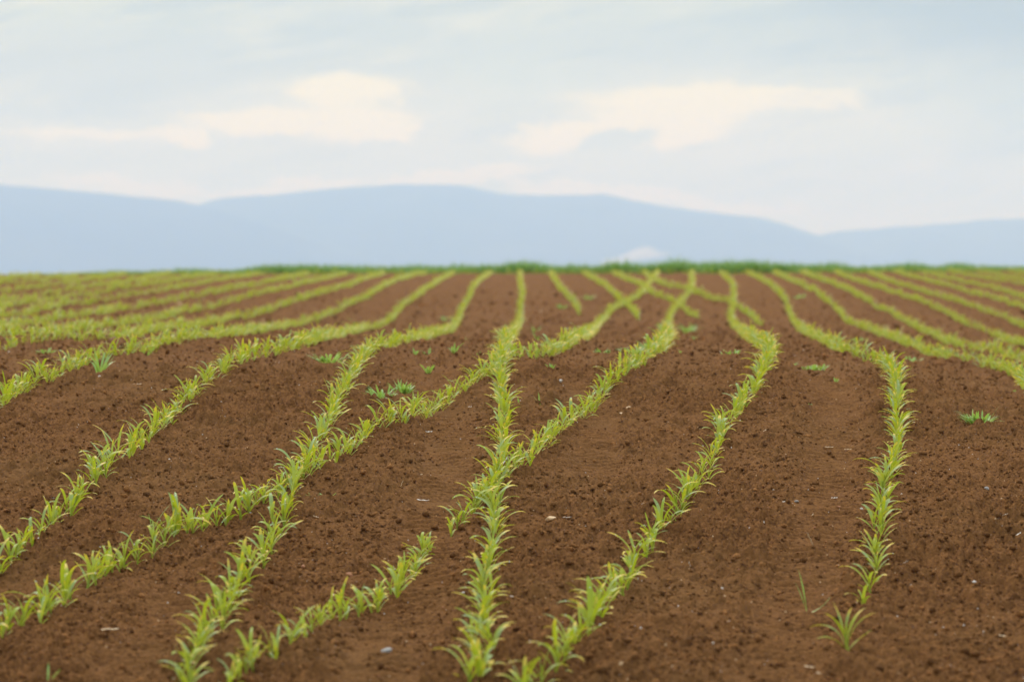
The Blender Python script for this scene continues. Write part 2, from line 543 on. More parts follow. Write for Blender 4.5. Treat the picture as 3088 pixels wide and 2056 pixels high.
def build_hill(name, label, ridge, dist, deep):
    px = np.array([p[0] for p in ridge], float) * 1.3113
    hz = Pchip((px - CX) * dist / F, [(VH - p[1] * 1.3113) * dist / F for p in ridge])
    xs = np.linspace((px[0] - CX) * dist / F, (px[-1] - CX) * dist / F, 420)
    top = hz(xs) + 3.0 * (vnoise(xs / 60, xs * 0, 1) - 0.5) + 1.6 * (vnoise(xs / 18, xs * 0 + 3, 2) - 0.5)
    ts = np.linspace(-1, 1, 41)
    rows = []
    for t in ts:
        prof = math.cos(t * math.pi / 2) ** 1.3
        w = sstep(abs(t) * 3)
        gully = (vnoise(xs / 260 + t * 0.6, xs * 0 + t * 4, 3) - 0.5) * 55 * w * prof
        rows.append(np.stack([xs, dist + t * deep + 0 * xs, -26 + EYE + (top + 26) * prof + gully * np.clip((top + 26) / 200, 0, 1)], -1))
    V = np.array(rows)
    i = np.arange(V.shape[0] * V.shape[1]).reshape(V.shape[:2])
    Q = np.stack([i[:-1, :-1], i[:-1, 1:], i[1:, 1:], i[1:, :-1]], -1).reshape(-1, 4)
    o = link(name, mesh_from(name, V.reshape(-1, 3), Q, [HILL]))
    tag(o, label, kind='structure')


build_ground()
build_hill('hills', 'hazy blue ridge sloping down from the left behind the field',
           [(-1100, 380), (-600, 398), (-300, 405), (0, 425), (150, 437), (300, 452), (400, 461), (475, 475), (600, 512), (750, 560), (850, 592), (1000, 640), (1100, 650)], 10300, 1500)
build_hill('hills', 'broad hazy blue mountain behind the middle of the field',
           [(-500, 620), (-100, 570), (200, 525), (400, 488), (475, 469), (520, 456), (620, 450), (730, 438), (830, 429), (940, 424), (1040, 425), (1100, 435), (1180, 448), (1280, 450), (1380, 447),
            (1450, 460), (1560, 480), (1680, 495), (1740, 501), (1800, 518), (1880, 543), (1980, 575), (2100, 615), (2300, 650)], 11500, 1700)
build_hill('hills', 'lower hazy blue ridge rising toward the right behind the field',
           [(1500, 650), (1700, 600), (1800, 562), (1880, 541), (1950, 530), (2080, 521), (2200, 512), (2270, 505), (2355, 504), (2600, 488), (3000, 480), (3500, 520)], 12200, 1700)

# ------------------------------------------------------------------ maize seedlings


def leaf_geo(L, W, az, h0, e0, e1, rnd, rp, seg=8, wide=True, bend=1.2, side=0.0, fold=0.25, r0=0.003):
    """One blade growing from the stem at height h0; returns vertices, quads, data."""
    t = np.linspace(0, 1, seg + 1)
    el = e0 + (e1 - e0) * t ** bend
    aa = az + side * t
    ds = L / seg
    dr, dz = np.cos(el) * ds, np.sin(el) * ds
    x = r0 * math.cos(az) + np.concatenate([[0], np.cumsum((dr * np.cos(aa))[:-1])])
    y = r0 * math.sin(az) + np.concatenate([[0], np.cumsum((dr * np.sin(aa))[:-1])])
    z = h0 + np.concatenate([[0], np.cumsum(dz[:-1])])
    w = W * np.interp(t, [0, .12, .38, .65, .85, .95, 1], [.50, .82, 1, .93, .68, .42, .06]) / 2
    sx, sy = -np.sin(aa), np.cos(aa)
    nx, ny, nz = -np.sin(el) * np.cos(aa), -np.sin(el) * np.sin(aa), np.cos(el)
    tw = 0.5 * (rnd - 0.5) * t                                     # slight twist along the blade
    lx, ly, lz = sx * np.cos(tw) + nx * np.sin(tw), sy * np.cos(tw) + ny * np.sin(tw), nz * np.sin(tw)
    k = fold * w
    wave = 0.10 * w * np.sin(t * 9 + rnd * 20)
    A = np.stack([x + lx * w + nx * (k + wave), y + ly * w + ny * (k + wave), z + lz * w + nz * (k + wave)], -1)
    B = np.stack([x - lx * w + nx * (k - wave), y - ly * w + ny * (k - wave), z - lz * w + nz * (k - wave)], -1)
    M = np.stack([x, y, z], -1)
    dat = lambda n: np.stack([t, np.full(n, rnd), np.full(n, rp)], -1)
    n = seg + 1
    j = np.arange(seg)
    if wide:
        V = np.concatenate([A, M, B])
        Q = np.concatenate([np.stack([j, j + n, j + n + 1, j + 1], -1), np.stack([j + n, j + 2 * n, j + 2 * n + 1, j + n + 1], -1)])
        return V, Q, np.concatenate([dat(n)] * 3), M
    V = np.concatenate([A, B])
    return V, np.stack([j, j + n, j + n + 1, j + 1], -1), np.concatenate([dat(n)] * 2), M


def ball(c, r):
    """A small droplet: three rings and two poles, all quads and triangles as quads."""
    V, n = [], 6
    for e in (-60, 0, 60):
        for k in range(n):
            a = k * 2 * math.pi / n
            V.append((c[0] + r * math.cos(R(e)) * math.cos(a), c[1] + r * math.cos(R(e)) * math.sin(a), c[2] + r * math.sin(R(e))))
    Q = [[i * n + k, i * n + (k + 1) % n, (i + 1) * n + (k + 1) % n, (i + 1) * n + k] for i in (0, 1) for k in range(n)]
    Q += [[0, 1, 2, 3], [0, 3, 4, 5], [12, 13, 14, 15], [12, 15, 16, 17]]
    return np.array(V), np.array(Q)


def stem_geo(h, r, rp):
    n, hs = 7, (-0.02, 0.0, h * 0.5, h)
    V, dt = [], []
    for i, z in enumerate(hs):
        rr = r * (1.0, 1.05, 0.85, 0.5)[i]
        for k in range(n):
            a = k * 2 * math.pi / n
            V.append((rr * math.cos(a), rr * math.sin(a), z))
            dt.append((0.06, 0.2, rp))
    Q = [[i * n + k, i * n + (k + 1) % n, (i + 1) * n + (k + 1) % n, (i + 1) * n + k] for i in range(3) for k in range(n)]
    return np.array(V), np.array(Q), np.array(dt)


def make_proto(rs, low=False):
    """One seedling: its stem and a list of its leaves. Leaves stand in two ranks."""
    rp = rs.random()
    n = rs.choice([4, 5, 5, 6])
    az0 = 0.0
    sway = rs.uniform(-0.3, 0.3)
    spec = [(0.058, 0.0125, 56, 18), (0.092, 0.0135, 60, -8), (0.118, 0.0135, 66, -28), (0.112, 0.0125, 72, -10), (0.084, 0.0100, 80, 32), (0.054, 0.007, 85, 64)][:n]
    leaves, tips = [], 0
    arch = rs.uniform(-16, 20)
    for i, (L, W, a0, a1) in enumerate(spec):
        az = az0 + math.pi * (i % 2) + rs.gauss(0, 0.5) + sway * i
        rl = rs.random()
        tips += rl > 0.45
        leaves.append(dict(L=L * rs.uniform(0.72, 1.22), W=W * rs.uniform(0.80, 1.22), az=az, h0=0.008 + 0.009 * i, e0=R(a0 + rs.uniform(-9, 6)),
                           e1=R(a1 - arch + rs.uniform(-34, 30)), rnd=rl, rp=rp, bend=rs.uniform(0.9, 1.9), side=rs.uniform(-0.5, 0.5), fold=rs.uniform(0.12, 0.4)))
    out = []
    for lf in leaves:
        V, Q, dt, M = leaf_geo(**lf, seg=4 if low else 9, wide=not low)
        mi = np.zeros(len(Q), int)
        if not low:
            for _ in range(rs.choice([0, 0, 1, 1, 2])):
                k = rs.choice([3, 4, 5, 6, 7, 8])
                bv, bq = ball(M[k] + np.array([rs.uniform(-.002, .002), rs.uniform(-.002, .002), 0.0012]), rs.uniform(0.0009, 0.0017))
                Q = np.concatenate([Q, bq + len(V)])
                V = np.concatenate([V, bv])
                dt = np.concatenate([dt, np.tile([0.5, 0.5, 0.5], (len(bv), 1))])
                mi = np.concatenate([mi, np.ones(len(bq), int)])
        out.append((V, Q, dt, mi))
    return dict(stem=stem_geo(0.018 + 0.008 * n, 0.0042, rp), leaves=out, n=n, tips=tips, arch=arch)


RS = random.Random(21)
PROTO = [make_proto(RS) for _ in range(22)]
SPLAYED = [(0.085, 0.0125, 176, 0.012, 62, -28), (0.078, 0.0120, 8, 0.014, 40, 22), (0.110, 0.0140, 165, 0.024, 72, -30), (0.108, 0.0135, -8, 0.028, 66, 2), (0.100, 0.0135, 20, 0.034, 72, 20),
           (0.085, 0.0125, 200, 0.040, 78, 20), (0.088, 0.0110, 150, 0.046, 84, 66), (0.070, 0.0100, 30, 0.050, 82, 48)]


def make_splayed():
    out = []
    for i, (L, W, az, h0, e0, e1) in enumerate(SPLAYED):
        rl = 0.2 + 0.07 * i if i not in (3, 4) else 0.8
        V, Q, dt, M = leaf_geo(L, W, R(az), h0, R(e0), R(e1), rl, 0.3, seg=10, bend=1.3, fold=0.25)
        out.append((V, Q, dt, np.zeros(len(Q), int)))
    return dict(stem=stem_geo(0.055, 0.0050, 0.3), leaves=out, n=8, tips=3, arch=15)


PROTO.append(make_splayed())
LOW = [make_proto(RS, True) for _ in range(12)]

NEAR = {   # the rows, traced on the soil in photo pixels
    'lower-left upright row': [(560, 2110), (566, 2056), (600, 1985), (640, 1929), (700, 1840), (745, 1765), (788, 1694), (822, 1626), (849, 1586), (869, 1539), (889, 1492), (923, 1431), (950, 1377), (977, 1330),
                               (1004, 1269), (1030, 1216), (1057, 1155), (1078, 1121), (1100, 1092), (1149, 1064), (1196, 1050), (1262, 1036), (1318, 1020), (1364, 1003), (1383, 975), (1392, 947), (1411, 914), (1425, 881), (1448, 853), (1480, 829)],
    'central upright row': [(1455, 2110), (1458, 2056), (1460, 1983), (1465, 1896), (1468, 1808), (1478, 1714), (1485, 1626), (1492, 1539), (1498, 1485), (1508, 1431), (1517, 1377), (1519, 1310), (1515, 1242), (1512, 1175), (1508, 1124),
                            (1518, 1072), (1536, 1032), (1552, 1010), (1568, 980), (1569, 937), (1576, 895), (1570, 863), (1567, 829)],
    'right-leaning row': [(1560, 2130), (1646, 2056), (1667, 2030), (1721, 1990), (1748, 1950), (1788, 1909), (1822, 1855), (1862, 1801), (1903, 1761), (1923, 1721), (1950, 1674), (1977, 1626), (2028, 1580), (2055, 1532), (2089, 1492),
                          (2116, 1458), (2150, 1397), (2172, 1350), (2190, 1296), (2217, 1263), (2244, 1222), (2278, 1189), (2295, 1148), (2318, 1108), (2325, 1074), (2310, 1059), (2268, 1040), (2231, 1012), (2208, 984), (2203, 961), (2212, 933), (2212, 900), (2210, 872), (2194, 849), (2172, 829)],
    'right-hand upright row': [(2557, 1976), (2601, 1835), (2624, 1798), (2641, 1741), (2651, 1674), (2655, 1606), (2661, 1539), (2675, 1471), (2692, 1431), (2702, 1391), (2709, 1337), (2709, 1283), (2705, 1229), (2702, 1182), (2688, 1140), (2661, 1112),
                               (2594, 1088), (2527, 1063), (2459, 1034), (2408, 998), (2385, 966), (2376, 933), (2357, 900), (2329, 872), (2292, 849), (2252, 829)],
    'gappy slanting row': [(690, 2100), (727, 2062), (781, 2020), (842, 1988), (903, 1950), (956, 1920), (1000, 1893), (1061, 1862), (1097, 1844), (1114, 1837), (1161, 1805), (1185, 1784), (1210, 1745), (1239, 1723), (1258, 1681), (1301, 1656),
                           (1370, 1597), (1391, 1577), (1418, 1556), (1445, 1525), (1471, 1497), (1512, 1458), (1573, 1416), (1613, 1389), (1660, 1344), (1700, 1303), (1741, 1269), (1788, 1229), (1822, 1189), (1869, 1155), (1909, 1128), (1956, 1094), (1990, 1070),
                           (2009, 1040), (2012, 1000), (2023, 958), (2047, 925), (2075, 895), (2088, 872), (2085, 849), (2087, 829)],
    'left-edge slanting row': [(-60, 1980), (23, 1930), (99, 1890), (172, 1848), (213, 1816), (261, 1792), (309, 1764), (360, 1733), (411, 1713), (454, 1691), (495, 1665), (532, 1640), (586, 1610), (626, 1584), (694, 1566), (727, 1559), (761, 1532), (822, 1505), (876, 1465), (930, 1431), (970, 1411),
                               (1034, 1385), (1094, 1340), (1155, 1312), (1195, 1296), (1229, 1286), (1283, 1249), (1317, 1229), (1357, 1202), (1418, 1175), (1478, 1145), (1512, 1115), (1559, 1098), (1613, 1091), (1655, 1082), (1705, 1060),
                               (1766, 1032), (1794, 1006), (1817, 975), (1850, 942), (1883, 923), (1925, 900), (1953, 872), (1971, 844), (1985, 828)],
    'leftmost near row': [(-70, 1800), (10, 1738), (67, 1680), (121, 1625), (168, 1578), (209, 1543), (249, 1509), (290, 1475), (317, 1435), (357, 1401), (404, 1367), (431, 1340), (465, 1313), (498, 1286), (525, 1252), (559, 1219), (599, 1191), (640, 1164), (674, 1144), (694, 1122), (734, 1106), (775, 1090),
                          (828, 1078), (876, 1066), (929, 1050), (990, 1034), (1051, 1018), (1103, 1000), (1154, 989), (1187, 966), (1210, 937), (1248, 909), (1290, 877), (1327, 853), (1368, 831)],
}
FAR = [
    [(-80, 1285), (0, 1240), (47, 1205), (93, 1178), (140, 1156), (187, 1137), (234, 1119), (266, 1100), (327, 1086), (397, 1075), (448, 1066), (504, 1054), (560, 1042), (631, 1034), (701, 1027), (771, 1014), (841, 1000), (911, 986), (957, 972), (1004, 952), (1051, 929), (1093, 909), (1140, 880), (1187, 857), (1243, 838), (1285, 829)],
    [(-80, 1062), (0, 1056), (70, 1048), (140, 1043), (210, 1038), (280, 1032), (350, 1029), (420, 1020), (490, 1009), (560, 996), (631, 986), (701, 970), (771, 958), (841, 935), (911, 911), (981, 888), (1051, 869), (1112, 845), (1158, 831)],
    [(-80, 1034), (0, 1026), (70, 1021), (140, 1017), (210, 1010), (280, 1000), (350, 990), (420, 977), (490, 967), (560, 949), (631, 935), (701, 916), (771, 897), (864, 874), (957, 853), (1045, 832)],
    [(-80, 1018), (0, 1004), (93, 986), (187, 970), (257, 960), (327, 948), (397, 937), (467, 925), (537, 911), (607, 900), (677, 883), (747, 869), (841, 852), (930, 833)],
    [(-80, 978), (0, 966), (70, 957), (140, 943), (234, 925), (327, 911), (420, 895), (514, 879), (607, 861), (701, 846), (794, 833)],
    [(-80, 950), (0, 937), (93, 922), (187, 907), (280, 893), (374, 876), (467, 861), (560, 846), (654, 833)],
    [(-80, 930), (0, 917), (47, 908), (140, 894), (234, 879), (327, 865), (420, 850), (514, 834)],
    [(-80, 902), (0, 890), (93, 875), (187, 864), (280, 850), (374, 836)],
    [(-80, 874), (0, 864), (117, 853), (234, 840)],
    [(-80, 858), (0, 850), (117, 838)],
    [(1659, 831), (1673, 853), (1691, 879), (1719, 909), (1738, 937), (1747, 956)],
    [(1761, 831), (1789, 849), (1827, 872), (1855, 898), (1883, 923), (1911, 947), (1925, 970)],
    [(1850, 831), (1887, 849), (1934, 867), (1971, 895), (2018, 909), (2046, 923), (2060, 937), (2086, 954), (2109, 968)],
    [(1943, 831), (1962, 844), (1995, 863), (2028, 872), (2063, 876), (2100, 891), (2142, 905), (2189, 919), (2221, 933), (2250, 951), (2278, 975), (2292, 987)],
    [(3160, 1262), (3125, 1215), (3088, 1175), (3066, 1152), (3025, 1133), (2965, 1115), (2897, 1101), (2830, 1083), (2763, 1063), (2695, 1036), (2628, 1007), (2548, 972), (2525, 942), (2492, 914), (2455, 886), (2408, 863), (2371, 846), (2334, 829)],
    [(3160, 1110), (3088, 1098), (3039, 1084), (2969, 1070), (2899, 1055), (2852, 1038), (2782, 1010), (2735, 982), (2689, 953), (2642, 930), (2595, 902), (2539, 874), (2478, 851), (2418, 829)],
    [(3160, 1068), (3088, 1052), (3039, 1038), (2992, 1014), (2922, 990), (2875, 963), (2829, 939), (2759, 911), (2689, 888), (2619, 865), (2548, 841), (2516, 826)],
    [(3160, 1025), (3088, 994), (3016, 963), (2945, 935), (2852, 907), (2759, 879), (2679, 854), (2619, 829)],
    [(3160, 970), (3088, 937), (3016, 911), (2922, 888), (2829, 861), (2735, 836), (2689, 823)],
    [(3160, 930), (3088, 905), (2992, 874), (2875, 850), (2782, 828)],
    [(3160, 880), (3088, 863), (2992, 849), (2913, 834), (2852, 822)],
    [(3160, 862), (3088, 849), (3010, 834), (2945, 822)],
    [(3160, 842), (3088, 832), (3039, 822)],
]
CRESTROW = [(-90, 838), (500, 835), (1000, 831), (1500, 829), (2000, 828), (2500, 824), (3180, 822)]
GAPS = {'gappy slanting row': [(1313, 1365)], 'left-edge slanting row': [(222, 253)], 'right-hand upright row': [(2514, 2636)]}


def walk(pts, step):
    """Points along a traced row, STEP metres apart on the soil, with their photo columns and rows."""
    a = np.array(pts, float)
    seg = np.concatenate([[0], np.cumsum(np.hypot(*np.diff(a, axis=0).T))])
    s = np.linspace(0, seg[-1], int(seg[-1] / 2) + 2)
    px, py = Pchip(seg, a[:, 0])(s) if len(a) > 2 else np.interp(s, seg, a[:, 0]), np.interp(s, seg, a[:, 1])
    X, D = at(px, py)
    Z = land(X, D)
    L = np.concatenate([[0], np.cumsum(np.sqrt(np.diff(X) ** 2 + np.diff(D) ** 2 + np.diff(Z) ** 2))])
    out, q = [], 0.02
    while q < L[-1]:
        out.append(q)
        q += step * RNG.uniform(0.62, 1.38)
    q = np.array(out)
    return np.interp(q, L, X), np.interp(q, L, D), np.interp(q, L, px), np.interp(q, L, py)


PLANTS = []          # row name, x, distance, photo column, yaw of the row there
for rows in (list(NEAR.items()), [('', p) for p in FAR] + [('crest', CRESTROW)]):
    for name, pts in rows:
        X, D, px, py = walk(pts, {'left-edge slanting row': 0.062, 'gappy slanting row': 0.070, 'crest': 0.045, 'right-hand upright row': 0.095}.get(name, 0.088) if name else 0.078)
        yaw = np.arctan2(np.gradient(D), np.gradient(X))
        for x, d, u, v, yw in zip(X, D, px, py, yaw):
            if any(lo < u < hi and d < 14 for lo, hi in GAPS.get(name, [])):
                continue
            if d > 20 and RNG.random() < 0.04:
                continue
            if name == 'crest':
                d = min(d, 69.5) + RNG.normal(0, 0.15)
            elif d > 69.6:
                continue
            PLANTS.append((name if name != 'crest' else '', x + RNG.normal(0, 0.010), d, u, yw))
for px_, py_ in ((2557, 1975), (2602, 1838), (2624, 1803), (2633, 1768)):
    x_, d_ = at(px_, py_)
    PLANTS.append(('right-hand upright row', float(x_), float(d_), px_, 1.5))
PLANTS.sort(key=lambda p: p[2])


def framed(p):
    x, d = p[1], p[2]
    u = CX + F * x / d
    v = float(vrow(d, u))
    h = 0.12 * F / d
    return -0.4 * h < u < 3088 + 0.4 * h and v - 0.8 * h < 2056


single = [i for i, p in enumerate(PLANTS) if p[0] and framed(p)][:300]
is_single = set(single)
PARTS = []
for P_ in PROTO:
    V, Q, dt = P_['stem']
    st = mesh_from('stem', V, Q, [MAIZE], data=dt)
    PARTS.append((st, [mesh_from('leaf', v, q, [MAIZE, DEW], mi=mi, data=d_) for v, q, d_, mi in P_['leaves']]))

first = {}


def seedling(k, loc, yaw, sc, lean, label):
    """The first seedling of a kind is built from its parts, the others are copies of it and of each part."""
    if k not in first:
        root = bpy.data.objects.new('maize_seedling', None)
        COL.objects.link(root)
        st, lv = PARTS[k]
        link('stem', st, root)
        for me in lv:
            link('leaf', me, root)
        first[k] = root
        kids = None
    else:
        src = first[k]
        root = src.copy()
        COL.objects.link(root)
        for ch in src.children:
            c = ch.copy()
            COL.objects.link(c)
            c.parent = root
    root.empty_display_size = 0.05
    root.location, root.rotation_euler, root.scale = loc, (lean[0], lean[1], yaw), (sc,) * 3
    tag(root, label, 'seedling', 'maize seedlings in the near rows')
    return root


counts = {}
bulk_V, bulk_Q, bulk_D, bulk_M, off = [], [], [], [], 0
PR = random.Random(77)
for i, (name, x, d, u, yw) in enumerate(PLANTS):
    z = float(land(x, d) + clods(np.array([x]), np.array([d]))[0]) - 0.004
    yaw = yw + math.pi / 2 + PR.gauss(0, 0.55) + math.pi * PR.randrange(2)     # the two ranks stand mostly across the row
    sc = PR.choice([0.92, 0.92, 1.0, 1.10, 0.70]) * PR.uniform(0.84, 1.12)
    if name == 'gappy slanting row' and d < 10:
        sc *= 0.86
    if u == 2557:
        sc = 1.12
    if u == 2557:
        yaw = 0.0
    if u == 2602:
        sc = 0.7
    if d > 16:
        sc *= 0.98
    lean = (PR.gauss(0, 0.10), PR.gauss(0, 0.10))
    if i in is_single:
        k = PR.randrange(len(PROTO) - 1) if u != 2557 else len(PROTO) - 1
        P_ = PROTO[k]
        counts[name] = counts.get(name, 0) + 1
        size = 'tall' if sc > 1.04 else 'small' if sc < 0.76 else ''
        habit = 'drooping' if P_['arch'] > 10 else 'upright' if P_['arch'] < -6 else 'arching'
        look = ('yellow-tipped ' if P_['tips'] >= 3 else 'plain green ' if P_['tips'] == 0 else 'pale ') + ('maize seedling with %s leaves' % habit)
        seedling(k, (x, d, z), yaw, sc, lean, (size + ' ' + look).strip() + ', %s from the front in the %s' % (ordinal(counts[name]), name))
        continue
    pool = PROTO[:-1] if d < 24 else LOW
    P_ = PR.choice(pool)
    cy, sy = math.cos(yaw), math.sin(yaw)
    Rm = np.array([[cy, -sy, 0], [sy, cy, 0], [0, 0, 1]]) @ np.array([[1, 0, lean[1]], [0, 1, -lean[0]], [0, 0, 1]]) * sc
    rp = PR.random()
    for V, Q, dt, mi in P_['leaves']:
        bulk_V.append(V @ Rm.T + (x, d, z))
        bulk_Q.append(Q + off)
        dd = dt.copy()
        dd[:, 2] = rp
        bulk_D.append(dd)
        bulk_M.append(mi)
        off += len(V)
o = link('maize_plants', mesh_from('maize_plants', np.concatenate(bulk_V), np.concatenate(bulk_Q), [MAIZE, DEW], mi=np.concatenate(bulk_M), data=np.concatenate(bulk_D)))
tag(o, 'dense yellow-green lines of young maize running over the far slope', 'crop', kind='stuff')


# ------------------------------------------------------------------ grass on the crest, weeds
def tuft_geo(n, h, spread, w, rs, flat=0.0, seg=4):
    Vs, Qs, Ds, off = [], [], [], 0
    for _ in range(n):
        a = rs.uniform(0, 2 * math.pi)
        rr = spread * math.sqrt(rs.random())
        e0 = R(rs.uniform(55, 88) - 45 * flat)
        V, Q, dt, _m = leaf_geo(h * rs.uniform(0.55, 1.2), w * rs.uniform(0.7, 1.3), a + rs.gauss(0, 0.5), 0, e0, e0 - R(rs.uniform(10, 70)), rs.random(), rs.random(), seg=seg, wide=False, fold=0.0,
                                r0=0.002, side=rs.uniform(-.4, .4))
        V = V + (rr * math.cos(a), rr * math.sin(a), -0.006)
        Vs.append(V)
        Qs.append(Q + off)
        Ds.append(dt)
        off += len(V)
    return np.concatenate(Vs), np.concatenate(Qs), np.concatenate(Ds)


def crest_grass():
    rs = random.Random(3)
    hx = np.array([-600, 0, 150, 330, 480, 700, 850, 1000, 1100, 1250, 1420, 1600, 1750, 1880, 2000, 2150, 2350, 2500, 2650, 2800, 2900, 3088, 3700], float)
    hv = np.array([4, 4, 9, 14, 17, 23, 24, 27, 28, 26, 29, 32, 27, 37, 31, 36, 32, 37, 25, 24, 26, 21, 20], float)
    tufts = [tuft_geo(9, 1.0, 0.22, 0.05, rs, seg=3) for _ in range(14)]
    Vs, Qs, Ds, off = [], [], [], 0
    for _ in range(8000):
        u = rs.uniform(-700, 3800)
        d = 70.2 + 4.6 * rs.random() ** 1.3
        lump = 0.65 + 0.6 * float(vnoise(np.array([u / 60.0]), np.array([d / 1.5]), 2)[0])
        h = np.interp(u, hx, hv) * 1.26 * d / F * lump * rs.uniform(0.8, 1.12)
        x = (u - CX) * d / F
        V, Q, dt = tufts[rs.randrange(14)]
        a = rs.uniform(0, 6.28)
        c, s = math.cos(a), math.sin(a)
        W = np.stack([V[:, 0] * c - V[:, 1] * s, V[:, 0] * s + V[:, 1] * c, V[:, 2]], -1) * max(h, 0.03) * (1.15, 1.15, 1.0)
        W = W + (x, d, float(land(x, d)))
        dd = dt.copy()
        dd[:, 2] = rs.random()
        Vs.append(W)
        Qs.append(Q + off)
        Ds.append(dd)
        off += len(W)
    o = link('grass', mesh_from('grass', np.concatenate(Vs), np.concatenate(Qs), [VERGE], data=np.concatenate(Ds)))
    tag(o, 'uneven green grass along the crest of the field', 'grass', kind='stuff')


crest_grass()

ROWPOS = {}
for name, x, d, u, yw in PLANTS:
    if name and d < 17.5:
        ROWPOS.setdefault(name, []).append((d, x))
ROWPOS = {k: np.array(sorted(v)) for k, v in ROWPOS.items()}


def whereabouts(x, d):
    """Which rows a thing on the near soil lies between."""
    if d > 17.5:
        return 'on the far slope'
    L, Rr = None, None
    for k, a in ROWPOS.items():
        if not (a[0, 0] - 0.6 < d < a[-1, 0] + 0.6):
            continue
        rx = float(np.interp(d, a[:, 0], a[:, 1]))
        if rx < x and (L is None or rx > L[0]):
            L = (rx, k)
        if rx >= x and (Rr is None or rx < Rr[0]):
            Rr = (rx, k)
    if L and Rr:
        return 'between %s and %s' % (L[1], Rr[1])
    if L:
        return 'to the right of the ' + L[1]
    return 'to the left of the ' + Rr[1]


ITEMS = []       # (object, look with its noun, category, group, x, d)


def note(o, look, cat, group, x, d):
    ITEMS.append((o, look, cat, group, x, d))


def place(px, py):
    x, d = at(px, py)
    x, d = float(x), float(d)
    return x, d, float(ground_z(np.array([x]), np.array([d]))[0])


WEEDS = [  # photo column and row of the foot, width in photo pixels, height in photo pixels, kind
    (2951, 1281, 118, 55, 'tuft'), (3039, 1184, 58, 16, 'flat'), (1152, 1200, 105, 48, 'tuft'), (1215, 1176, 78, 48, 'tuft'), (1290, 1118, 44, 34, 'leafy'), (1253, 1088, 26, 20, 'leafy'),
    (1296, 1076, 38, 36, 'leafy'), (1370, 1076, 36, 38, 'leafy'), (1444, 1074, 28, 22, 'leafy'), (1630, 1228, 30, 46, 'thin'), (1663, 1122, 34, 30, 'leafy'), (1660, 1152, 24, 12, 'flat'), (1626, 1040, 30, 42, 'leafy'),
    (1903, 1076, 70, 32, 'broad'), (1955, 1058, 60, 28, 'broad'), (1781, 1068, 30, 18, 'flat'), (1815, 1078, 34, 22, 'broad'), (1836, 1076, 22, 14, 'flat'),
    (300, 1130, 100, 72, 'tall'), (138, 1072, 56, 26, 'broad'), (997, 1110, 84, 44, 'broad'), (444, 1076, 54, 40, 'leafy'), (953, 1215, 30, 14, 'flat'),
    (940, 1502, 40, 10, 'flat'), (985, 1503, 56, 10, 'flat'), (1032, 1505, 36, 8, 'flat'), (145, 2062, 44, 60, 'thin'),
    (2076, 1066, 80, 18, 'flat'), (2210, 1074, 95, 24, 'broad'), (2379, 1088, 60, 16, 'flat'), (2453, 1104, 95, 24, 'broad'), (2520, 1146, 26, 16, 'leafy'), (2740, 1096, 90, 24, 'broad'), (2433, 1222, 26, 10, 'flat'),
    (2077, 1010, 52, 46, 'broad'), (2095, 1026, 22, 20, 'leafy'), (2408, 902, 40, 20, 'broad'), (2586, 1036, 40, 26, 'broad'), (1775, 906, 28, 18, 'broad'), (1696, 932, 30, 18, 'broad'), (1346, 966, 48, 20, 'broad'),
    (1402, 1028, 24, 14, 'leafy'), (1058, 972, 16, 34, 'thin'), (1106, 900, 40, 16, 'broad'), (1612, 1010, 32, 26, 'leafy'), (1565, 1226, 14, 20, 'thin'),
]
WLOOK = {'tuft': 'blue-green grass tuft', 'flat': 'low spreading green weed', 'leafy': 'short upright green weed', 'thin': 'thin-bladed grass weed', 'broad': 'bushy green weed', 'tall': 'big pale spreading weed'}
rs = random.Random(9)
for px, py, w, h, kind in WEEDS:
    x, d, z = place(px, py)
    wm, hm = w * d / F, h * d / F
    n, sp, bw, fl = {'tuft': (60, 0.26, 0.008, 0.55), 'flat': (13, 0.36, 0.010, 0.9), 'leafy': (9, 0.10, 0.010, 0.1), 'thin': (3, 0.05, 0.006, 0.05), 'broad': (38, 0.36, 0.013, 0.6), 'tall': (16, 0.12, 0.011, 0.25)}[kind]
    H = max(hm * 1.1, wm * 0.38 if kind in ('flat', 'tuft', 'tall') else 0.02)
    V, Q, dt = tuft_geo(n, H, wm * sp, min(bw, H * 0.2), rs, fl)
    o = link('weed_plant' if kind != 'tuft' else 'grass_tuft', mesh_from('weed_plant', V, Q, [WEED], data=dt), loc=(x, d, z))
    note(o, WLOOK[kind], 'weed', 'weeds among the maize rows', x, d)


def blade_weed(px, py, blades, label):
    """A grass seedling with blades one can tell apart."""
    x, d, z = place(px, py)
    root = bpy.data.objects.new('grass_seedling', None)
    COL.objects.link(root)
    root.location = (x, d, z)
    for L, W, az, e0, e1 in blades:
        V, Q, dt, _m = leaf_geo(L, W, R(az), -0.004, R(e0), R(e1), 0.3, 0.2, seg=8, fold=0.2)
        link('blade', mesh_from('blade', V, Q, [WEED], data=dt), root)
    tag(root, label, 'weed', 'weeds among the maize rows')


blade_weed(2436, 1840, [(0.135, 0.0105, 160, 82, 74), (0.100, 0.010, 170, 74, 62), (0.085, 0.009, 5, 22, 62), (0.03, 0.006, 190, 10, -5)], 'lone wiry grass seedling of three blades, beside the front end of the right-hand upright row')
blade_weed(461, 1612, [(0.105, 0.008, 20, 66, 40), (0.06, 0.006, 170, 80, 70)], 'blue-green grass seedling of two blades just behind the left-edge slanting row')

# ------------------------------------------------------------------ stones, straw, grit


def ico(sub=2):
    import bmesh
    bm = bmesh.new()
    bmesh.ops.create_icosphere(bm, subdivisions=sub, radius=1.0)
    V = np.array([v.co[:] for v in bm.verts])
    T = np.array([[v.index for v in f.verts] for f in bm.faces])
    bm.free()
    return V, T


IV, IT = ico(3)
IV1, IT1 = ico(1)


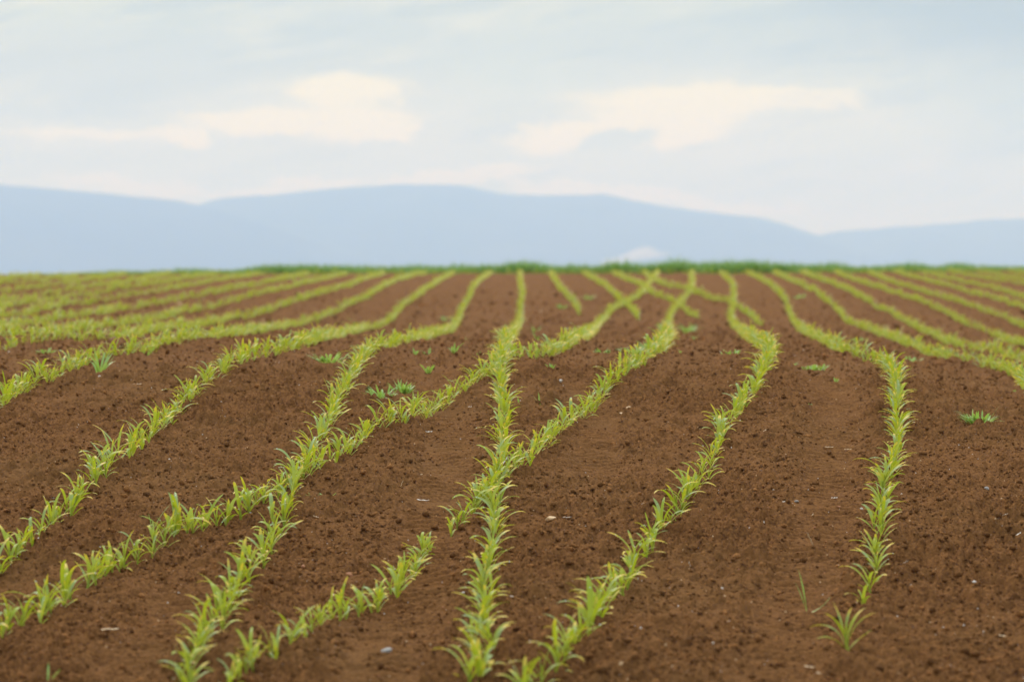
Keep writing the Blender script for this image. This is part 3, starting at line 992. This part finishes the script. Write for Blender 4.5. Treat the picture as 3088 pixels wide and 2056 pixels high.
def pebble(w, flat, long, seed, mat, V0=None, T0=None):
    V = (IV if V0 is None else V0).copy()
    T = IT if T0 is None else T0
    q = np.random.default_rng(seed)
    for _ in range(7):                                               # cut a few facets and dents
        a = q.normal(size=3)
        a /= np.linalg.norm(a)
        t = V @ a
        lim = q.uniform(0.62, 0.92)
        V = np.where((t > lim)[:, None], V - (t - lim)[:, None] * a * 0.8, V)
    V = V + 0.05 * np.sin(V @ q.normal(size=(3, 3)) * 2.6)
    V = V * (w / 2, w / 2 * long, w / 2 * flat)
    return mesh_from('stone', V, T, [mat])


STONES = [  # column, row, width in photo pixels, flatness, colour, look
    (1660, 1570, 36, .50, 'tan', 'largest pale tan stone, bean-shaped'), (1872, 1249, 34, .45, 'tan', 'long flat tan stone'), (1896, 1238, 18, .6, 'tan', 'small round tan stone'), (1913, 1251, 14, .6, 'grey', 'small dark grey stone'),
    (1168, 1968, 42, .50, 'grey', 'big flat grey stone'), (1387, 1954, 25, .65, 'tan', 'squarish tan stone'), (1610, 1541, 15, .7, 'tan', 'small tan pebble'), (1761, 1399, 13, .9, 'white', 'round cream pebble'),
    (1053, 1724, 23, .8, 'orange', 'rounded orange-brown stone'), (1394, 1687, 15, .8, 'tan', 'small tan pebble'), (1690, 1165, 14, .7, 'white', 'small pale pebble'), (1246, 1334, 11, .6, 'tan', 'small tan pebble'),
    (2045, 1820, 18, .6, 'white', 'flat whitish stone'), (1876, 2040, 20, .7, 'tan', 'blurred tan stone by the bottom edge'), (913, 1709, 15, .9, 'orange', 'round orange-tan pebble'), (512, 1391, 12, .8, 'white', 'cream pebble'),
    (438, 1389, 8, .8, 'white', 'tiny white pebble'), (337, 1559, 14, .6, 'orange', 'small orange-brown stone'), (122, 1636, 24, .35, 'white', 'flat whitish stone'), (492, 1421, 14, .5, 'orange', 'small orange-brown stone'),
    (300, 1143, 10, .7, 'white', 'tiny white pebble'), (724, 1229, 15, .6, 'grey', 'grey stone'), (2244, 1839, 24, .8, 'orange', 'lumpy orange-brown stone'), (2227, 1730, 11, .8, 'tan', 'small tan pebble'), (2177, 1804, 10, .8, 'white', 'tiny white pebble'),
    (2975, 1480, 18, .7, 'grey', 'grey stone'), (2530, 1535, 14, .6, 'orange', 'small orange-brown stone'), (2598, 1545, 10, .7, 'white', 'tiny white pebble'), (2180, 1183, 16, .8, 'white', 'cream pebble'), (2402, 1502, 15, .5, 'grey', 'small flat grey stone'),
    (2938, 1771, 14, .6, 'white', 'flat whitish stone'), (2328, 1747, 12, .7, 'orange', 'small orange-brown stone'), (2745, 1787, 11, .8, 'white', 'cream pebble'), (346, 1036, 36, .75, 'brown', 'big rounded brown clod'),
    (565, 1062, 10, 1.0, 'white', 'cream pebble'), (542, 926, 14, .9, 'tan', 'pale tan stone'), (792, 972, 13, .9, 'tan', 'pale tan stone'), (28, 1062, 10, .9, 'white', 'cream pebble'), (1633, 952, 14, .8, 'tan', 'pale tan stone'), (1715, 1078, 16, .8, 'white', 'pale stone at the brow'),
]
for k, (px, py, w, fl, col, look) in enumerate(STONES):
    x, d, z = place(px, py)
    wm = w * d / F
    o = link('stone' if col != 'brown' else 'soil_clod', pebble(wm, fl, rs.uniform(0.6, 0.95), 100 + k, STONE[col]), loc=(x, d, z + wm * fl * 0.14), rot=(rs.uniform(-.2, .2), rs.uniform(-.25, .25), rs.uniform(-.4, .4)))
    note(o, look, 'stone' if col != 'brown' else 'clod', 'stones lying on the soil', x, d)


def straw_geo(L, W, curl, rsx):
    """A split piece of stalk: a shallow trough with thickness, slightly bent."""
    n = 9
    t = np.linspace(-0.5, 0.5, n)
    ang = curl * t
    x, y = L * t, L * curl * (t * t - 0.08) * 0.5
    prof = [(-.5, .30), (0, .12), (.5, .30), (.5, .14), (0, -.10), (-.5, .14)]
    ragged = np.interp(t, [-.5, -.42, .4, .5], [rsx.uniform(.3, .8), 1, rsx.uniform(.8, 1), rsx.uniform(.15, .6)])
    V = []
    for i in range(n):
        for a, b in prof:
            V.append((x[i] - math.sin(ang[i]) * a * W * ragged[i], y[i] + math.cos(ang[i]) * a * W * ragged[i], b * W + 0.001 * math.sin(i * 1.7)))
    Q = [[i * 6 + k, i * 6 + (k + 1) % 6, (i + 1) * 6 + (k + 1) % 6, (i + 1) * 6 + k] for i in range(n - 1) for k in range(6)]
    Q += [[0, 1, 4, 5], [1, 2, 3, 4], [n * 6 - 6, n * 6 - 1, n * 6 - 2, n * 6 - 5], [n * 6 - 5, n * 6 - 2, n * 6 - 3, n * 6 - 4]]
    return np.array(V), np.array(Q)


STRAWS = [  # column, row, length in photo pixels, yaw, tilt out of the soil (degrees), curl, width (mm), material, look
    (317, 1921, 84, 4, 0, 0.3, 7, 'S', 'long pale strip of straw'), (835, 1344, 26, 0, 0, .1, 6, 'D', 'short bleached piece of straw'), (868, 1346, 15, 5, 0, .1, 6, 'D', 'stubby bleached piece of straw'), (613, 1306, 22, -30, 0, .6, 5, 'D', 'curled bleached piece of straw'),
    (953, 1572, 34, 120, 5, .4, 5, 'S', 'slanting piece of straw'), (414, 1168, 28, 8, 0, .2, 6, 'S', 'short piece of straw'), (849, 1410, 20, 5, 0, .2, 5, 'S', 'short piece of straw'), (384, 1752, 40, 80, 78, .2, 4, 'R', 'rusty stalk standing upright'),
    (1273, 1499, 54, -14, 0, .7, 5, 'D', 'long bent reddish straw'), (1293, 1305, 30, 15, 0, .3, 7, 'D', 'broad bleached piece of straw'), (1717, 1565, 40, 4, 0, .1, 3, 'D', 'thin bleached straw beside the bean-shaped stone'), (1539, 1803, 36, -5, 0, .2, 4, 'D', 'thin bleached straw touching the row'),
    (1397, 1816, 20, 40, 0, .2, 6, 'D', 'stubby bleached piece of straw'), (1657, 1204, 30, 3, 0, .2, 6, 'S', 'broad piece of straw'), (1421, 1224, 30, 25, 0, .4, 5, 'D', 'slanting bleached straw'), (1271, 1421, 24, 55, 0, .1, 4, 'S', 'thin slanting straw'),
    (1212, 1478, 22, 80, 70, .1, 3, 'S', 'tiny stalk standing upright'), (2441, 1640, 42, 105, 62, .1, 8, 'S', 'broad standing splinter of stalk'), (2500, 1348, 26, 0, 0, .1, 6, 'S', 'short piece of straw'), (2557, 1351, 26, 8, 0, .2, 6, 'S', 'broad piece of straw'),
    (2517, 1484, 26, 12, 0, .5, 6, 'D', 'bleached straw in two prongs'), (3029, 1562, 34, -60, 15, .1, 4, 'D', 'thin slanting straw'), (2998, 1601, 30, -40, 10, .2, 4, 'S', 'slanting brown straw'), (3069, 1616, 30, 30, 20, .8, 4, 'D', 'forked bleached straw'),
    (2365, 1507, 22, 0, 0, .1, 5, 'D', 'short bleached piece of straw'), (2449, 1551, 26, 65, 25, .2, 3, 'S', 'thin slanting straw'), (2301, 1308, 34, 45, 20, .3, 5, 'S', 'slanting piece of straw'), (2079, 1734, 18, 95, 70, .5, 3, 'D', 'tiny pale curl standing upright'),
    (2440, 2012, 40, -12, 0, .2, 6, 'S', 'blurred strip of straw near the bottom edge'), (2475, 2026, 30, -8, 0, .2, 7, 'S', 'stubby blurred straw near the bottom edge'), (3022, 1926, 36, -20, 0, .2, 6, 'S', 'broad piece of straw'), (2594, 1706, 22, 0, 0, .1, 6, 'D', 'stubby bleached piece of straw'),
    (2331, 1480, 18, -35, 0, .1, 5, 'D', 'stubby slanting straw'), (2732, 1707, 22, -50, 25, .2, 4, 'D', 'thin slanting straw'), (1516, 1436, 62, 62, 55, .5, 9, 'D', 'dead white leaf standing in the row'), (2622, 1482, 22, -10, 12, .4, 8, 'R', 'shrivelled orange-brown leaf'),
]
for px, py, L, yw, tilt, curl, W, mk, look in STRAWS:
    x, d, z = place(px, py)
    Lm = L * d / F
    V, Q = straw_geo(Lm, W / 1000, curl, rs)
    yw2 = yw if tilt else math.degrees(math.atan2(math.sin(R(yw)) * 4.0, math.cos(R(yw))))      # lying pieces look foreshortened from eye level
    nm = 'dead_leaf' if look.endswith('leaf') or 'dead white leaf' in look else 'straw'
    o = link(nm, mesh_from(nm, V, Q, [{'S': STRAW, 'D': DRY, 'R': RUST}[mk]]), loc=(x, d, z + 0.005 + 0.5 * Lm * abs(math.sin(R(tilt)))))
    if tilt > 40:
        o.rotation_euler = (0, -R(tilt) if yw < 90 else R(tilt), R(20))
    else:
        o.rotation_euler = (R(10), -R(tilt), R(yw2))
    note(o, look, 'straw' if nm == 'straw' else 'dead leaf', 'bits of straw on the soil' if nm == 'straw' else None, x, d)

by = {}
for it in ITEMS:
    by.setdefault((it[1], whereabouts(it[4], it[5])), []).append(it)
for (look, spot), its in by.items():
    its.sort(key=lambda t: t[5])
    for k, (o, _l, cat, group, x, d) in enumerate(its):
        rank = '' if len(its) == 1 else ', %s from the front' % ordinal(k + 1)
        tag(o, look + rank + (' ' if rank else ', ') + spot, cat, group)


def grit():
    V0, T0 = IV1, IT1
    q = np.random.default_rng(4)
    n = 4200
    d = 6.0 + 12 * q.random(n) ** 1.4
    x = d * q.uniform(-0.21, 0.21, n)
    z = ground_z(x, d)
    s = 0.0013 + 0.0026 * q.random(n) ** 3
    V = (V0[None] * (s[:, None, None] * q.uniform(0.6, 1.3, (n, 1, 3))) + np.stack([x, d, z + s * 0.5], -1)[:, None, :]).reshape(-1, 3)
    T = (T0[None] + (np.arange(n) * len(V0))[:, None, None]).reshape(-1, 3)
    mi = np.repeat(q.choice(3, n, p=[0.5, 0.3, 0.2]), len(T0))
    o = link('gravel', mesh_from('gravel', V, T, [STONE['tan'], STONE['white'], STONE['orange']], mi=mi))
    tag(o, 'tiny pale grit strewn over the near soil', 'grit', kind='stuff')


def crumbs():
    V0, T0 = IV1, IT1
    q = np.random.default_rng(14)
    n = 235000
    d = 5.6 * np.exp(q.random(n) * math.log(46 / 5.6))
    x = d * q.uniform(-0.20, 0.20, n)
    keep = q.random(n) < (0.35 + 0.9 * vnoise(x * 3.1, d * 2.2, 3)) * (1 - 0.72 * track_mask(x, d)) * np.clip((46 - d) / 22, 0, 1)
    x, d = x[keep], d[keep]
    n = len(x)
    z = ground_z(x, d)
    s = (0.0020 + 0.0042 * q.random(n) ** 2 + 0.010 * q.random(n) ** 14) * np.maximum(1, d / 15)
    shape = V0[None] * (1 + 0.22 * q.normal(size=(n, len(V0), 1))) * q.uniform(0.65, 1.3, (n, 1, 3)) * (1, 1, 0.85)
    V = (shape * s[:, None, None] + np.stack([x, d, z + s * 0.2], -1)[:, None, :]).reshape(-1, 3)
    T = (T0[None] + (np.arange(n) * len(V0))[:, None, None]).reshape(-1, 3)
    tn = np.repeat(-0.20 + 1.0 * q.random(n) ** 2.2, len(V0))
    o = link('dirt', mesh_from('dirt', V, T, [SOIL], data=np.stack([tn, tn, tn], -1)))
    tag(o, 'loose brown soil crumbs scattered over the near ground', 'soil crumbs', kind='stuff')


grit()
crumbs()


# ------------------------------------------------------------------ haze
def haze():
    lo, hi = np.array([-11500.0, -60.0, -30.0]), np.array([11500.0, 20500.0, 425.0])
    V = np.array([[(lo, hi)[i][0], (lo, hi)[j][1], (lo, hi)[k][2]] for i in (0, 1) for j in (0, 1) for k in (0, 1)])
    Q = np.array([[0, 1, 3, 2], [4, 6, 7, 5], [0, 4, 5, 1], [2, 3, 7, 6], [0, 2, 6, 4], [1, 5, 7, 3]])
    m, g = new_mat('haze')
    v = g.n('ShaderNodeVolumePrincipled')
    v.inputs['Color'].default_value = (0.375, 0.566, 1.0, 1)
    v.inputs['Absorption Color'].default_value = (1, 1, 1, 1)
    v.inputs['Density'].default_value = 2.6e-4
    v.inputs['Anisotropy'].default_value = 0.0
    o = g.n('ShaderNodeOutputMaterial')
    g.put(o.inputs['Volume'], v.outputs[0])
    ob = link('haze', mesh_from('haze', V, Q, [m], smooth=False))
    tag(ob, 'pale blue haze in the air between the field and the mountains', 'haze', kind='stuff')


def mist():
    V, T = IV.copy(), IT
    lump = 1 + 0.22 * np.sin(V[:, 0] * 4 + 1) * np.sin(V[:, 2] * 3) + 0.15 * np.sin(V[:, 0] * 9 + V[:, 1] * 5)
    V = V * lump[:, None] * (105, 150, 20)
    V[:, 2] += 0.13 * V[:, 0] + 9 * np.sin(V[:, 0] / 30) * (V[:, 2] > 0)
    V = V + (392, 9250, 78 + EYE)
    m, g = new_mat('mist')
    v = g.n('ShaderNodeVolumePrincipled')
    v.inputs['Color'].default_value = (1.0, 0.98, 0.95, 1)
    v.inputs['Density'].default_value = 0.0034
    o = g.n('ShaderNodeOutputMaterial')
    g.put(o.inputs['Volume'], v.outputs[0])
    tag(link('mist', mesh_from('mist', V, T, [m])), 'small white patch of mist low in front of the middle mountain', 'mist', kind='stuff')


mist()
haze()
print('plants', len(PLANTS), 'single', len(single), 'd max single', PLANTS[single[-1]][2], counts)
